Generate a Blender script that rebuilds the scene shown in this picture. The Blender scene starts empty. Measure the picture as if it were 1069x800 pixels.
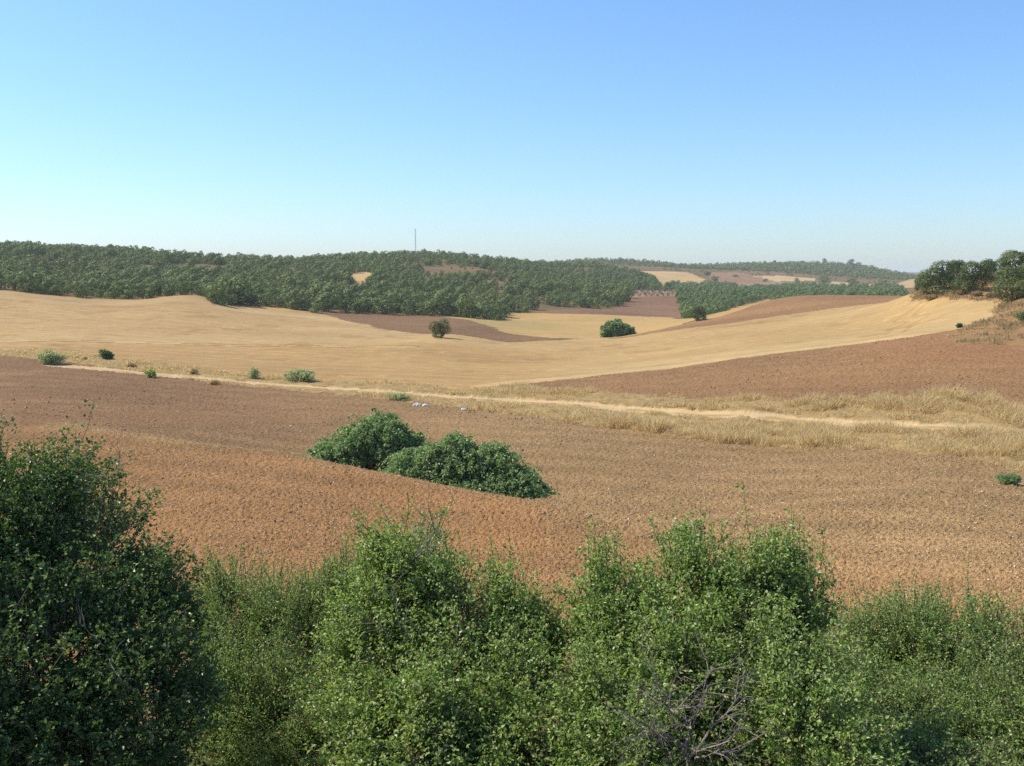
import bpy, math, random
import numpy as np

rng = np.random.default_rng(7)
random.seed(7)
scene = bpy.context.scene
COL = scene.collection

# ------------------------------------------------------------------ camera
PW, PH, FOC = 1069.0, 800.0, 1080.0          # photograph size, focal length in its pixels
PITCH = math.atan(112.0 / FOC)
CZ = 16.0                                     # eye height above the datum
SUN_AZ, SUN_EL = math.radians(-73), math.radians(48)   # azimuth clockwise from the view direction


def unproj(px, py):
    """pixel of the photograph -> (azimuth, drop per metre of ground range)"""
    x, v = (px - PW / 2) / FOC, -(py - PH / 2) / FOC
    c, s = math.cos(PITCH), math.sin(PITCH)
    y, z = c + v * s, v * c - s
    return math.atan2(x, y), z / math.hypot(x, y)


def srgb(r, g, b, k=1.67):
    f = lambda c: (c / 12.92 if c <= .04045 else ((c + .055) / 1.055) ** 2.4)
    return np.array([f(c / 255.0) / k for c in (r, g, b)]) * np.array([1, .975, .90])


# ------------------------------------------------------------------ noise
_tab = np.random.default_rng(3).random((256, 256))


def vnoise(x, y, s=0):
    x = np.asarray(x, float) + s * 17.31; y = np.asarray(y, float) + s * 9.77
    xi, yi = np.floor(x).astype(int), np.floor(y).astype(int)
    fx, fy = x - xi, y - yi
    fx, fy = fx * fx * (3 - 2 * fx), fy * fy * (3 - 2 * fy)
    g = lambda a, b: _tab[a & 255, b & 255]
    return (g(xi, yi) * (1 - fx) + g(xi + 1, yi) * fx) * (1 - fy) + (g(xi, yi + 1) * (1 - fx) + g(xi + 1, yi + 1) * fx) * fy


def fbm(x, y, s=0, o=3):
    return sum(vnoise(x * 2 ** k, y * 2 ** k, s + k) * .5 ** k for k in range(o)) / sum(.5 ** k for k in range(o))


# ------------------------------------------------------------------ terrain
CP = []                                       # (azimuth, range, height relative to the eye)


def cp(px, py, r):
    a, t = unproj(px, py)
    CP.append((a, r, t * r))


def cw(az, r, z):
    CP.append((az, r, z))


for az in (-.7, -.35, 0, .35, .7):            # the bank the photographer stands on
    for r, z in ((.5, -1.6), (1.5, -1.65), (3, -2.2), (6, -3.2), (9, -4.3), (15, -6.3), (20, -7.6)):
        cw(az, r, z)
for az in (-.7, -.55):                        # left of the frame
    for r, z in ((24, -8.0), (40, -8.7), (62, -9.7), (90, -11.), (150, -12.1), (200, -11.6), (330, -3.5), (450, 4), (650, 18), (900, 8), (1500, 0), (5000, 12), (9000, 10)):
        cw(az, r, z)
for az in (.6, .75):                          # right of the frame
    for r, z in ((24, -8.0), (40, -9.2), (55, -10.1), (78, -9.9), (110, -6.8), (150, -1.5), (200, 0), (300, -3), (500, -8), (900, -4), (1700, 5), (5000, 12), (9000, 10)):
        cw(az, r, z)
for p in (  # near bench
        (230, 590, 29), (590, 660, 23), (1069, 620, 27), (800, 600, 28.6), (400, 620, 26),
        (580, 533, 37), (300, 478, 52), (420, 503, 45), (130, 455, 62), (0, 500, 50),
        (1069, 560, 36), (800, 520, 42), (700, 480, 55), (900, 490, 51),
        (590, 450, 68), (450, 440, 76), (300, 440, 78), (200, 430, 85), (100, 420, 90), (0, 430, 79),
        # plough edge / verge / track
        (0, 372, 155), (81, 380, 141), (217, 399, 113), (353, 413, 98), (540, 432, 81), (700, 455, 67), (850, 470, 61), (1069, 492, 55),
        (151, 389, 126), (303, 403, 109), (454, 412, 98), (540, 419, 92), (640, 425, 86), (740, 432, 80), (830, 438, 75.5), (1069, 452, 68),
        # left stubble
        (0, 357, 187), (200, 360, 183), (350, 362, 180), (461, 352, 205), (100, 335, 235), (250, 340, 230), (350, 345, 228),
        (0, 303, 330), (100, 312, 325), (150, 312, 328), (205, 309, 322), (235, 318, 318), (300, 323, 320), (0, 325, 255), (200, 322, 270),
        (350, 328, 315), (430, 331, 325), (525, 334, 340), (461, 343, 245), (441, 349, 228), (528, 357, 210), (576, 355, 215),
        # valley
        (640, 353, 235), (600, 362, 200), (540, 380, 150), (488, 334, 300), (600, 327, 390), (540, 326, 390), (700, 331, 400), (680, 310, 520), (650, 317, 470),
        # right stubble slope
        (470, 408, 102), (540, 400, 108), (640, 390, 113), (760, 375, 118), (940, 352, 125), (1000, 342, 130),
        (690, 347, 222), (780, 335, 228), (850, 325, 230), (945, 314, 225), (1045, 318, 152), (850, 345, 170), (700, 365, 170), (950, 328, 165),
        # right plough
        (640, 411, 93), (800, 419, 83), (1069, 425, 78), (900, 385, 96), (1069, 395, 90), (1069, 361, 112),
        # right bank and knoll
        (1069, 315, 140), (1069, 302, 160), (1000, 304, 168), (960, 306, 180),
        # brown hill behind
        (824, 310, 300), (880, 308.5, 310), (945, 309, 290), (780, 321, 330), (740, 331, 390),
        # main wood ground
        (0, 283, 450), (0, 260, 650), (120, 295, 430), (120, 265, 650), (220, 292, 450), (220, 272, 650), (300, 305, 410), (300, 275, 660),
        (370, 291, 480), (370, 272, 680), (450, 307, 430), (450, 291, 520), (450, 277, 620), (450, 268.5, 720), (520, 275, 740),
        (560, 311, 450), (560, 292, 600), (560, 279, 760), (640, 300, 640), (630, 281, 830),
        # far fields
        (700, 298, 820), (705, 285, 1000), (670, 284, 1000), (740, 295, 880), (770, 285, 1150), (800, 295, 1000), (850, 291, 1150),
        (770, 302, 850), (830, 300, 850), (900, 299, 950), (940, 297, 1000), (890, 296, 1100),
        (680, 276, 1500), (760, 278, 1700), (850, 276.5, 1700), (900, 280, 1700), (945, 289.5, 1600), (720, 281, 1500), (600, 275, 1400),
        (730, 327, 440), (800, 311, 560), (800, 304, 750), (880, 303, 800)):
    cp(*p)
for px, r, z in ((0, 1100, 4), (300, 1100, 2), (450, 1100, 2), (560, 1100, 0), (900, 420, -10.5), (830, 430, -12.5), (960, 400, -9), (1069, 300, -6),
                 (1069, 700, -8), (1000, 1000, -6), (0, 2000, -5), (450, 2200, -5), (760, 2400, -5), (900, 2400, -10), (1000, 2000, -10),
                 (0, 5000, 10), (450, 5000, 12), (700, 5000, 12), (945, 5200, 17), (1069, 5000, 14), (0, 9000, 5), (500, 9000, 5), (945, 9000, 8)):
    cw(unproj(px, 288)[0], r, z)

CP = np.array(CP)
SA = 3.2
_X = np.stack([CP[:, 0] * SA, np.log(CP[:, 1])], 1)
_tv = CP[:, 2] / CP[:, 1]


def _k(d2):
    return .5 * d2 * np.log(np.maximum(d2, 1e-12))


def _solve():
    n = len(_X)
    d2 = ((_X[:, None] - _X[None]) ** 2).sum(-1)
    K = _k(d2) + np.eye(n) * 4e-4
    P = np.hstack([np.ones((n, 1)), _X])
    A = np.zeros((n + 3, n + 3)); A[:n, :n] = K; A[:n, n:] = P; A[n:, :n] = P.T
    return np.linalg.solve(A, np.concatenate([_tv, np.zeros(3)]))


_W = _solve()


def tps(az, L):
    az = np.clip(np.ravel(az), -.68, .72) * SA; L = np.ravel(L)
    out = np.empty(len(az))
    for i in range(0, len(az), 40000):
        a, l = az[i:i + 40000], L[i:i + 40000]
        d2 = (a[:, None] - _X[None, :, 0]) ** 2 + (l[:, None] - _X[None, :, 1]) ** 2
        out[i:i + 40000] = _k(d2) @ _W[:-3] + _W[-3] + _W[-2] * a + _W[-1] * l
    return out


def polar(px, py, r):
    a, t = unproj(px, py)
    return np.array([math.sin(a) * r, math.cos(a) * r])


LYN = np.array([polar(60, 445, 68), polar(130, 455, 62), polar(300, 478, 52), polar(420, 503, 45), polar(580, 533, 37), polar(640, 545, 34)])
LYN_F = np.array([0, .35, 1, 1, .75, 0])


def sstep(a, b, x):
    u = np.clip((x - a) / (b - a), 0, 1)
    return u * u * (3 - 2 * u)


def lynchet(x, y):
    """the low terrace step that the bramble mounds grow on"""
    best = np.full(x.shape, 1e9); side = np.zeros(x.shape); fade = np.zeros(x.shape)
    for i in range(len(LYN) - 1):
        a, b = LYN[i], LYN[i + 1]
        d = b - a; l2 = d @ d
        u = np.clip(((x - a[0]) * d[0] + (y - a[1]) * d[1]) / l2, 0, 1)
        qx, qy = x - a[0] - u * d[0], y - a[1] - u * d[1]
        dist = np.hypot(qx, qy)
        s = np.sign(d[0] * qy - d[1] * qx)
        m = dist < best
        best = np.where(m, dist, best); side = np.where(m, s, side); fade = np.where(m, LYN_F[i] * (1 - u) + LYN_F[i + 1] * u, fade)
    sd = best * side
    return fade * (-1.25 * sstep(0, 2.6, sd) * np.exp(-np.maximum(sd, 0) / 16) + .28 * np.exp(-(sd + .8) ** 2 / 3))


def height(x, y):
    """world z of the smooth ground"""
    x = np.asarray(x, float); y = np.asarray(y, float)
    sh = x.shape
    x, y = x.ravel(), y.ravel()
    r = np.maximum(np.hypot(x, y), .4)
    az = np.arctan2(x, y)
    z = tps(az, np.log(r)) * r
    z = z + lynchet(x, y)
    flat = sstep(1.3, 1.9, np.abs(az))
    z = z * (1 - flat) + flat * np.where(r < 30, -1.6, -1.6 + (r - 30) * .004)
    return (z + CZ).reshape(sh)


_LG = np.linspace(math.log(14), math.log(6000), 900)


def hit(px, py, rh=None):
    """first meeting of the sight line with the ground (or the one nearest to range rh) as (azimuth, log range)"""
    a, t = unproj(px, py)
    r = np.exp(_LG)
    tt = (height(np.sin(a) * r, np.cos(a) * r) - CZ) / r
    d = tt - t
    idx = np.nonzero((d[:-1] < 0) & (d[1:] >= 0))[0]
    if len(idx) == 0:
        w = np.abs(d) + (0 if rh is None else .02 * np.abs(_LG - math.log(rh)))
        return a, _LG[int(np.argmin(w))]
    j = idx[0] if rh is None else idx[int(np.argmin(np.abs(_LG[idx] - math.log(rh))))]
    u = -d[j] / (d[j + 1] - d[j])
    return a, _LG[j] + u * (_LG[j + 1] - _LG[j])


def spot(px, py, rh=None):
    a, L = hit(px, py, rh)
    r = math.exp(L)
    x, y = math.sin(a) * r, math.cos(a) * r
    return np.array([x, y, float(height(np.array([x]), np.array([y]))[0])])


# ------------------------------------------------------------------ fields
def poly(*v):
    out = []
    for q in v:
        if q[0] == 'w':
            out.append((q[1], math.log(q[2])))
        else:
            out.append(hit(*q))
    return np.array(out)


def inside(P, a, l):
    m = (a > P[:, 0].min()) & (a < P[:, 0].max()) & (l > P[:, 1].min()) & (l < P[:, 1].max())
    idx = np.nonzero(m)[0]
    res = np.zeros(a.shape, bool)
    if len(idx) == 0:
        return res
    x, y = a[idx], l[idx]
    c = np.zeros(len(idx), bool)
    for i in range(len(P)):
        x1, y1 = P[i]; x2, y2 = P[i - 1]
        if y1 == y2:
            continue
        c ^= ((y1 > y) != (y2 > y)) & (x < (x2 - x1) * (y - y1) / (y2 - y1) + x1)
    res[idx] = c
    return res


EDGE = [(-200, 352, 185), (0, 372), (81, 380), (217, 399), (353, 413), (540, 432), (700, 455), (850, 470), (1069, 492), (1250, 515)]
UPPER = [(-200, 344, 195), (0, 365), (100, 372), (200, 386), (300, 396), (450, 403), (540, 403), (640, 412), (800, 419), (1069, 425), (1250, 430)]
TRACK = [(60, 381), (100, 384.5), (151, 389.5), (230, 396.5), (303, 403), (380, 408), (454, 412.5), (540, 418.5), (640, 425), (740, 432), (830, 438), (950, 445), (1069, 452), (1250, 462)]
FLD = [  # name, label, colour, roughness class (0 straw, 1 clod, 2 scrub, 3 sand), polygon ; painted in this order
    ('ploughed_field', 'red brown ploughed field of clods between the near shrubs and the dry verge', srgb(184, 151, 108), 1,
     poly(*EDGE, ('w', .9, 60), ('w', .9, 21), ('w', .3, 20.5), ('w', 0, 20), ('w', -.3, 20.5), ('w', -.9, 21), ('w', -.9, 170))),
    ('grass_verge', 'strip of tall dry straw grass along the dirt track', srgb(184, 157, 111), 0,
     poly(*EDGE, *UPPER[::-1])),
    ('stubble_field', 'golden stubble field sweeping across the valley from the oak wood to the right knoll', srgb(206, 174, 123), 0,
     poly(*UPPER[:6], (470, 408), (540, 401), (640, 391), (760, 376), (940, 353), (1000, 343), (1030, 333), (1048, 320), (1040, 314), (1000, 312), (972, 312.5), (945, 313.5, 225),
          (850, 325, 230), (780, 335, 228), (690, 347, 222), (620, 353.5, 225), (576, 356, 214), (528, 357.5, 209), (441, 349, 228), (397, 343, 250), (340, 329, 310), (300, 322, 320),
          (250, 317.5, 318), (222, 318, 318), (215, 309, 322), (190, 308.5, 322), (140, 313, 328), (100, 312, 325), (50, 308, 328), (0, 303, 330), (-200, 286, 345))),
    ('fallow_field', 'narrow dark brown fallow strip under the oak wood', srgb(154, 120, 88), 1,
     poly((576, 356, 214), (528, 357.5, 209), (441, 349, 228), (397, 343, 250), (340, 329, 310), (332, 325, 318), (400, 328, 322), (458, 330, 325), (488, 334, 300), (528, 348, 245), (576, 353, 226))),
    ('valley_field', 'pale stubble field in the valley bottom below the wood corner', srgb(207, 172, 114), 0,
     poly((458, 330, 325), (500, 333.5, 335), (526, 334, 340), (535, 326, 388), (600, 328, 388), (700, 331, 400), (728, 333, 395), (690, 346, 230), (640, 353, 232), (576, 353, 226), (528, 348, 245), (488, 334.5, 298))),
    ('brown_field', 'dark brown ploughed field behind the valley stubble', srgb(152, 118, 90), 1,
     poly((545, 325.5, 395), (600, 328, 388), (660, 330, 396), (718, 331.5, 400), (709, 318, 470), (706, 308, 540), (665, 309, 525), (650, 316, 475), (640, 322, 430), (600, 322.5, 420))),
    ('hill_field', 'brown ploughed hilltop field above the right stubble slope', srgb(174, 134, 96), 1,
     poly((640, 353, 233), (690, 344, 245), (735, 333, 380), (780, 321, 330), (824, 310, 300), ('w', unproj(824, 300)[0], 320), ('w', unproj(950, 300)[0], 315), (955, 312, 235), (945, 313.5, 225), (850, 325, 230), (780, 335, 228), (690, 347, 222))),
    ('grass_margin', 'dry golden grass margin along the green wood', srgb(201, 165, 108), 0,
     poly((728, 334, 385), (760, 323, 370), (800, 312.5, 350), (812, 309, 345), (800, 315, 320), (770, 325, 335), (745, 332.5, 375))),
    ('upper_ploughed_field', 'reddish brown ploughed field between the track and the right stubble slope', srgb(176, 136, 97), 1,
     poly(*UPPER[6:], ('w', .85, 95), (1250, 366, 112), (1069, 361, 112), (1000, 358), (985, 352), (1000, 343), (940, 353), (760, 376), (640, 391), (540, 401))),
    ('scrub_bank', 'dry scrubby earth bank below the trees on the right knoll', srgb(176, 140, 98), 2,
     poly((1069, 361, 112), (1000, 358), (985, 352), (1000, 343), (1030, 333), (1048, 320), (1040, 314), (1000, 312), (972, 312.5), (955, 313, 215), ('w', unproj(950, 300)[0], 250), ('w', .5, 230), ('w', .85, 210), ('w', .85, 112), (1250, 366, 112))),
    ('clearing', 'small golden clearing inside the oak wood', srgb(217, 184, 127), 0,
     poly((352, 292, 475), (385, 297, 450), (392, 291, 480), (386, 284.5, 525), (372, 285, 520), (356, 288, 495))),
    ('olive_ground', 'bare pinkish earth under the small olive rows', srgb(176, 140, 110), 3,
     poly((655, 311, 515), (706, 309, 535), (708, 304, 610), (655, 303, 620))),
    ('far_stubble_field', 'pale golden stubble field far off beside the oak wood', srgb(214, 182, 130), 0,
     poly((668, 283, 1010), (719, 285, 1010), (741, 295, 880), (728, 298, 825), (703, 297, 830), (690, 301, 760), (684, 292, 880))),
    ('far_red_field', 'pinkish brown ploughed field under the distant wooded ridge', srgb(176, 138, 108), 1,
     poly((736, 284, 1130), (772, 284.5, 1150), (786, 288, 1120), (812, 294.5, 1010), (768, 297, 930), (744, 293, 930))),
    ('far_gray_field', 'gray brown fallow field far off below the wooded ridge', srgb(166, 145, 122), 3,
     poly((768, 297, 930), (812, 294.5, 1010), (850, 295.5, 1000), (882, 297, 980), (870, 300, 860), (830, 299.5, 870), (800, 301.5, 840), (770, 301.5, 850))),
    ('far_yellow_field', 'pale yellow strip field at the foot of the distant ridge', srgb(217, 187, 138), 0,
     poly((786, 288, 1180), (820, 288, 1190), (850, 290.5, 1170), (853, 293, 1080), (812, 294, 1020))),
    ('yellow_strip_field', 'thin pale yellow field left of the ridge end', srgb(214, 184, 134), 0,
     poly((860, 294, 1080), (882, 295, 1080), (918, 297, 1030), (915, 299, 980), (880, 297.5, 980))),
    ('end_field', 'small yellow field at the right end of the distant ridge', srgb(206, 176, 122), 0,
     poly((925, 301, 900), (936, 296.5, 1020), (958, 291, 1300), (956, 300, 920))),
]
# track centre lines in the world
TRK = np.array([spot(*p)[:2] for p in TRACK])
TRK2 = np.array([spot(*p)[:2] for p in ((652, 303.5, 620), (668, 303.6, 620), (686, 304, 610), (706, 306, 580))])


def dist_line(x, y, Q):
    best = np.full(x.shape, 1e9)
    for i in range(len(Q) - 1):
        a, b = Q[i], Q[i + 1]; d = b - a
        u = np.clip(((x - a[0]) * d[0] + (y - a[1]) * d[1]) / (d @ d), 0, 1)
        best = np.minimum(best, np.hypot(x - a[0] - u * d[0], y - a[1] - u * d[1]))
    return best


N_TRACK, N_TRACK2, N_WOOD, N_BANK = len(FLD), len(FLD) + 1, len(FLD) + 2, len(FLD) + 3
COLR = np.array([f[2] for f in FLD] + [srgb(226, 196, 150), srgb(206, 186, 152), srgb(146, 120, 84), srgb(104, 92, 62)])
CLS = np.array([f[3] for f in FLD] + [3, 3, 2, 2])


def classify(x, y):
    r = np.maximum(np.hypot(x, y), .4); a = np.arctan2(x, y); L = np.log(r)
    n1 = vnoise(x * .35, y * .35, 1) - .5; n2 = vnoise(x * 1.3, y * 1.3, 2) - .5
    n3 = vnoise(x * .06, y * .06, 3) - .5
    k = (1.7 * n1 + 1.1 * n2 + np.where(r > 250, 2.5, .8) * n3)
    a2 = a + k * .9 / np.maximum(r, 30); L2 = L + (1.1 * n2 - .6 * n1 + n3) * .9 / np.maximum(r, 30)
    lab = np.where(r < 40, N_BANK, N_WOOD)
    for i, f in enumerate(FLD):
        lab[inside(f[4], a2, L2)] = i
    w = 1.45 + n1 * 1.0 + n2 * .5
    near = r < 230
    dt = np.full(r.shape, 1e9)
    dt[near] = dist_line(x[near], y[near], TRK)
    fd_ = sstep(.16, .36, a + .06 * (vnoise(x * .3, y * .3, 6) - .5))
    w = w * (1 - fd_ + fd_ * .62 * sstep(.3, .6, vnoise(x * .22, y * .22, 5)))
    lab[(dt < w) & near] = N_TRACK
    f2 = (r > 500) & (r < 700)
    d2 = np.full(r.shape, 1e9); d2[f2] = dist_line(x[f2], y[f2], TRK2)
    lab[d2 < 3.5] = N_TRACK2
    return lab, dt


# ------------------------------------------------------------------ materials
def new_mat(name):
    m = bpy.data.materials.new(name); m.use_nodes = True
    nt = m.node_tree; nt.nodes.clear()
    return m, nt, (lambda t, **k: _node(nt, t, **k)), nt.links.new


def _node(nt, t, **k):
    n = nt.nodes.new(t)
    for a, b in k.items():
        if a == 'ins':
            for i, v in b.items():
                n.inputs[i].default_value = v
        else:
            setattr(n, a, b)
    return n


def ground_material():
    m, nt, N, ln = new_mat('ground')
    out = N('ShaderNodeOutputMaterial'); bs = N('ShaderNodeBsdfPrincipled', ins={'Roughness': .95, 'Specular IOR Level': .12})
    at = N('ShaderNodeAttribute', attribute_name='albedo'); rg = N('ShaderNodeAttribute', attribute_name='rough')
    geo = N('ShaderNodeNewGeometry')

    def noise(scale, det=3, rough=.6):
        n = N('ShaderNodeTexNoise', ins={'Scale': scale, 'Detail': det, 'Roughness': rough}); ln(geo.outputs['Position'], n.inputs['Vector']); return n

    def mth(op, a, b=None, v=None):
        n = N('ShaderNodeMath', operation=op)
        ln(a, n.inputs[0])
        if b is not None: ln(b, n.inputs[1])
        if v is not None: n.inputs[1].default_value = v
        return n.outputs[0]
    n1, n2, n3, n4 = noise(.035, 4), noise(.45, 4), noise(5.0, 3, .7), noise(17.0, 2, .7)
    # brightness variation
    s = mth('ADD', mth('MULTIPLY', mth('SUBTRACT', n1.outputs[0], v=.5), v=.55), mth('MULTIPLY', mth('SUBTRACT', n2.outputs[0], v=.5), v=.5))
    f = mth('ADD', mth('MULTIPLY', mth('SUBTRACT', n3.outputs[0], v=.5), v=.8), mth('MULTIPLY', mth('SUBTRACT', n4.outputs[0], v=.5), v=1.5))
    s = mth('ADD', s, mth('MULTIPLY', f, mth('ADD', mth('MULTIPLY', rg.outputs['Fac'], v=.65), v=.35)))
    s = mth('ADD', s, v=1.0)
    mix = N('ShaderNodeVectorMath', operation='SCALE'); ln(at.outputs['Color'], mix.inputs[0]); ln(s, mix.inputs['Scale'])
    ln(mix.outputs[0], bs.inputs['Base Color'])
    h = mth('ADD', mth('MULTIPLY', n3.outputs[0], v=1.0), mth('MULTIPLY', n4.outputs[0], v=.45))
    bp = N('ShaderNodeBump', ins={'Distance': .16})
    ln(mth('ADD', mth('MULTIPLY', rg.outputs['Fac'], v=.7), v=.25), bp.inputs['Strength'])
    ln(h, bp.inputs['Height']); ln(bp.outputs[0], bs.inputs['Normal'])
    ln(bs.outputs[0], out.inputs[0])
    return m


def ramp(nt, stops):
    n = nt.nodes.new('ShaderNodeValToRGB')
    e = n.color_ramp.elements
    while len(e) < len(stops): e.new(.5)
    for q, (p, c) in zip(e, stops):
        q.position = p; q.color = (*c, 1)
    return n


def leaf_material(name, stops, rough=.45, spec=.5, trans=.3, tint=False):
    m, nt, N, ln = new_mat(name)
    out = N('ShaderNodeOutputMaterial'); geo = N('ShaderNodeNewGeometry')
    rp = ramp(nt, stops)
    fac = geo.outputs['Random Per Island']
    if tint:
        oi = N('ShaderNodeObjectInfo'); at = N('ShaderNodeAttribute', attribute_name='tint')
        a = N('ShaderNodeMath', operation='MULTIPLY'); a.inputs[1].default_value = .4; ln(fac, a.inputs[0])
        b = N('ShaderNodeMath', operation='MULTIPLY_ADD'); b.inputs[1].default_value = .3; ln(at.outputs['Fac'], b.inputs[0]); ln(a.outputs[0], b.inputs[2])
        c = N('ShaderNodeMath', operation='MULTIPLY_ADD'); c.inputs[1].default_value = .3; ln(oi.outputs['Random'], c.inputs[0]); ln(b.outputs[0], c.inputs[2])
        fac = c.outputs[0]
    ln(fac, rp.inputs[0])
    bs = N('ShaderNodeBsdfPrincipled', ins={'Roughness': rough, 'Specular IOR Level': spec})
    tr = N('ShaderNodeBsdfTranslucent'); mx = N('ShaderNodeMixShader', ins={0: trans})
    ln(rp.outputs[0], bs.inputs['Base Color']); 
    hs = N('ShaderNodeHueSaturation', ins={'Saturation': 1.1, 'Value': 1.35}); ln(rp.outputs[0], hs.inputs['Color']); ln(hs.outputs[0], tr.inputs['Color'])
    ln(bs.outputs[0], mx.inputs[1]); ln(tr.outputs[0], mx.inputs[2]); ln(mx.outputs[0], out.inputs[0])
    return m


def plain_material(name, c, rough=.9, var=.35, scale=8):
    m, nt, N, ln = new_mat(name)
    out = N('ShaderNodeOutputMaterial'); bs = N('ShaderNodeBsdfPrincipled', ins={'Roughness': rough, 'Specular IOR Level': .3})
    n = N('ShaderNodeTexNoise', ins={'Scale': scale, 'Detail': 4}); geo = N('ShaderNodeNewGeometry'); ln(geo.outputs['Position'], n.inputs['Vector'])
    rp = ramp(nt, [(.3, tuple(np.array(c) * (1 - var))), (.7, tuple(np.array(c) * (1 + var)))])
    ln(n.outputs[0], rp.inputs[0]); ln(rp.outputs[0], bs.inputs['Base Color']); ln(bs.outputs[0], out.inputs[0])
    return m


def island_material(name, stops, rough=.9):
    m, nt, N, ln = new_mat(name)
    out = N('ShaderNodeOutputMaterial'); bs = N('ShaderNodeBsdfPrincipled', ins={'Roughness': rough, 'Specular IOR Level': .15})
    geo = N('ShaderNodeNewGeometry'); rp = ramp(nt, stops)
    ln(geo.outputs['Random Per Island'], rp.inputs[0]); ln(rp.outputs[0], bs.inputs['Base Color']); ln(bs.outputs[0], out.inputs[0])
    return m


M_GROUND = ground_material()
M_BARK = plain_material('bark', (.14, .11, .085))
M_TWIG = plain_material('twig', (.13, .10, .07), scale=30)
M_DEAD = plain_material('dead_wood', (.20, .168, .135), scale=30)
M_LEAF_OAK = leaf_material('kermes_leaf', [(0, (.045, .085, .02)), (.5, (.085, .15, .034)), (.85, (.15, .23, .058)), (.97, (.24, .30, .11)), (1, (.24, .17, .08))], .42, .55, .35)
M_LEAF_FINE = leaf_material('fine_leaf', [(0, (.075, .13, .032)), (.45, (.18, .275, .062)), (.85, (.31, .40, .115)), (.97, (.42, .43, .19)), (1, (.30, .20, .09))], .43, .55, .42)
M_LEAF_LIGHT = leaf_material('bright_leaf', [(0, (.075, .13, .030)), (.4, (.20, .30, .060)), (.8, (.35, .445, .12)), (.96, (.48, .52, .25)), (1, (.30, .20, .10))], .43, .55, .42)
M_LEAF_BRAMBLE = leaf_material('bramble_leaf', [(0, (.085, .15, .05)), (.5, (.18, .27, .09)), (.85, (.31, .41, .15)), (.97, (.40, .45, .21)), (1, (.28, .22, .12))], .45, .5, .42)
M_CROWN = leaf_material('oak_crown', [(0, (.068, .094, .028)), (.35, (.114, .152, .042)), (.7, (.165, .203, .057)), (1, (.23, .25, .085))], .6, .25, .25, True)
M_CROWN_GREEN = leaf_material('poplar_crown', [(0, (.085, .125, .04)), (.5, (.13, .185, .058)), (1, (.19, .24, .085))], .6, .25, .25, True)
M_OLIVE = leaf_material('olive_crown', [(0, (.07, .085, .05)), (1, (.14, .16, .10))], .6, .25, .12, True)
M_STRAW = leaf_material('straw', [(0, (.37, .27, .13)), (.4, (.52, .39, .19)), (.8, (.64, .50, .265)), (1, (.73, .61, .36))], .8, .15, .4)
M_SCRUB = leaf_material('scrub', [(0, (.22, .15, .085)), (.5, (.36, .26, .14)), (.8, (.46, .35, .18)), (1, (.24, .24, .11))], .8, .15, .35)
M_CLOD = island_material('clod', [(0, (.16, .10, .05)), (.4, (.28, .18, .09)), (.75, (.38, .26, .14)), (1, (.52, .39, .24))])
M_STONE = island_material('pale_stone', [(0, (.40, .31, .20)), (1, (.66, .56, .42))])
M_WEED = leaf_material('weed_leaf', [(0, (.26, .31, .13)), (.6, (.38, .42, .20)), (1, (.52, .50, .28))], .6, .2, .4)
M_METAL = plain_material('galvanised', (.72, .73, .74), .6, .1)
M_PLASTIC = plain_material('plastic', (.75, .77, .80), .4, .05)


# ------------------------------------------------------------------ mesh helpers
def mesh(name, V, F, mat, parent=None, attrs=None, smooth=False):
    """one mesh object from a vertex array and an (n, k) face array"""
    V = np.ascontiguousarray(V, np.float32); F = np.ascontiguousarray(F, np.int32)
    me = bpy.data.meshes.new(name)
    n, k = F.shape
    me.vertices.add(len(V)); me.vertices.foreach_set('co', V.ravel())
    me.loops.add(n * k); me.loops.foreach_set('vertex_index', F.ravel())
    me.polygons.add(n); me.polygons.foreach_set('loop_start', np.arange(0, n * k, k, dtype=np.int32))
    if smooth:
        me.polygons.foreach_set('use_smooth', np.ones(n, bool))
    else:
        me.polygons.foreach_set('use_smooth', np.zeros(n, bool))
    me.update(calc_edges=True)
    for nm, kind, data in attrs or ():
        at = me.attributes.new(nm, kind, 'POINT')
        at.data.foreach_set('color' if kind == 'FLOAT_COLOR' else 'value', np.ascontiguousarray(data, np.float32).ravel())
    me.materials.append(mat)
    o = bpy.data.objects.new(name, me); COL.objects.link(o)
    if parent is not None: o.parent = parent
    return o


def tag(o, label=None, cat=None, group=None, kind=None):
    for k, v in (('label', label), ('category', cat), ('group', group), ('kind', kind)):
        if v: o[k] = v
    return o


def empty(name, loc, label, cat, group=None):
    o = bpy.data.objects.new(name, None); COL.objects.link(o)
    o.location = loc; o.empty_display_size = .2
    return tag(o, label, cat, group)


def norm(v):
    return v / np.maximum(np.linalg.norm(v, axis=-1, keepdims=True), 1e-9)


class Geo:
    def __init__(s): s.V, s.F, s.n = [], [], 0

    def add(s, V, F):
        s.V.append(V); s.F.append(F + s.n); s.n += len(V)

    def get(s): return np.concatenate(s.V), np.concatenate(s.F)


def tubes(P, R, k=3):
    """P (n, m, 3) centre lines, R (n, m) radii -> quads"""
    n, m, _ = P.shape
    T = norm(np.gradient(P, axis=1))
    ref = np.where(np.abs(T[..., 2:3]) > .9, np.array([1., 0, 0]), np.array([0, 0, 1.]))
    A = norm(np.cross(T, ref)); B = np.cross(T, A)
    th = np.arange(k) * 2 * np.pi / k
    V = P[:, :, None] + R[:, :, None, None] * (A[:, :, None] * np.cos(th)[None, None, :, None] + B[:, :, None] * np.sin(th)[None, None, :, None])
    idx = np.arange(n * m * k).reshape(n, m, k)
    nx = np.roll(idx, -1, 2)
    F = np.stack([idx[:, :-1], nx[:, :-1], nx[:, 1:], idx[:, 1:]], -1).reshape(-1, 4)
    return V.reshape(-1, 3), F


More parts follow.
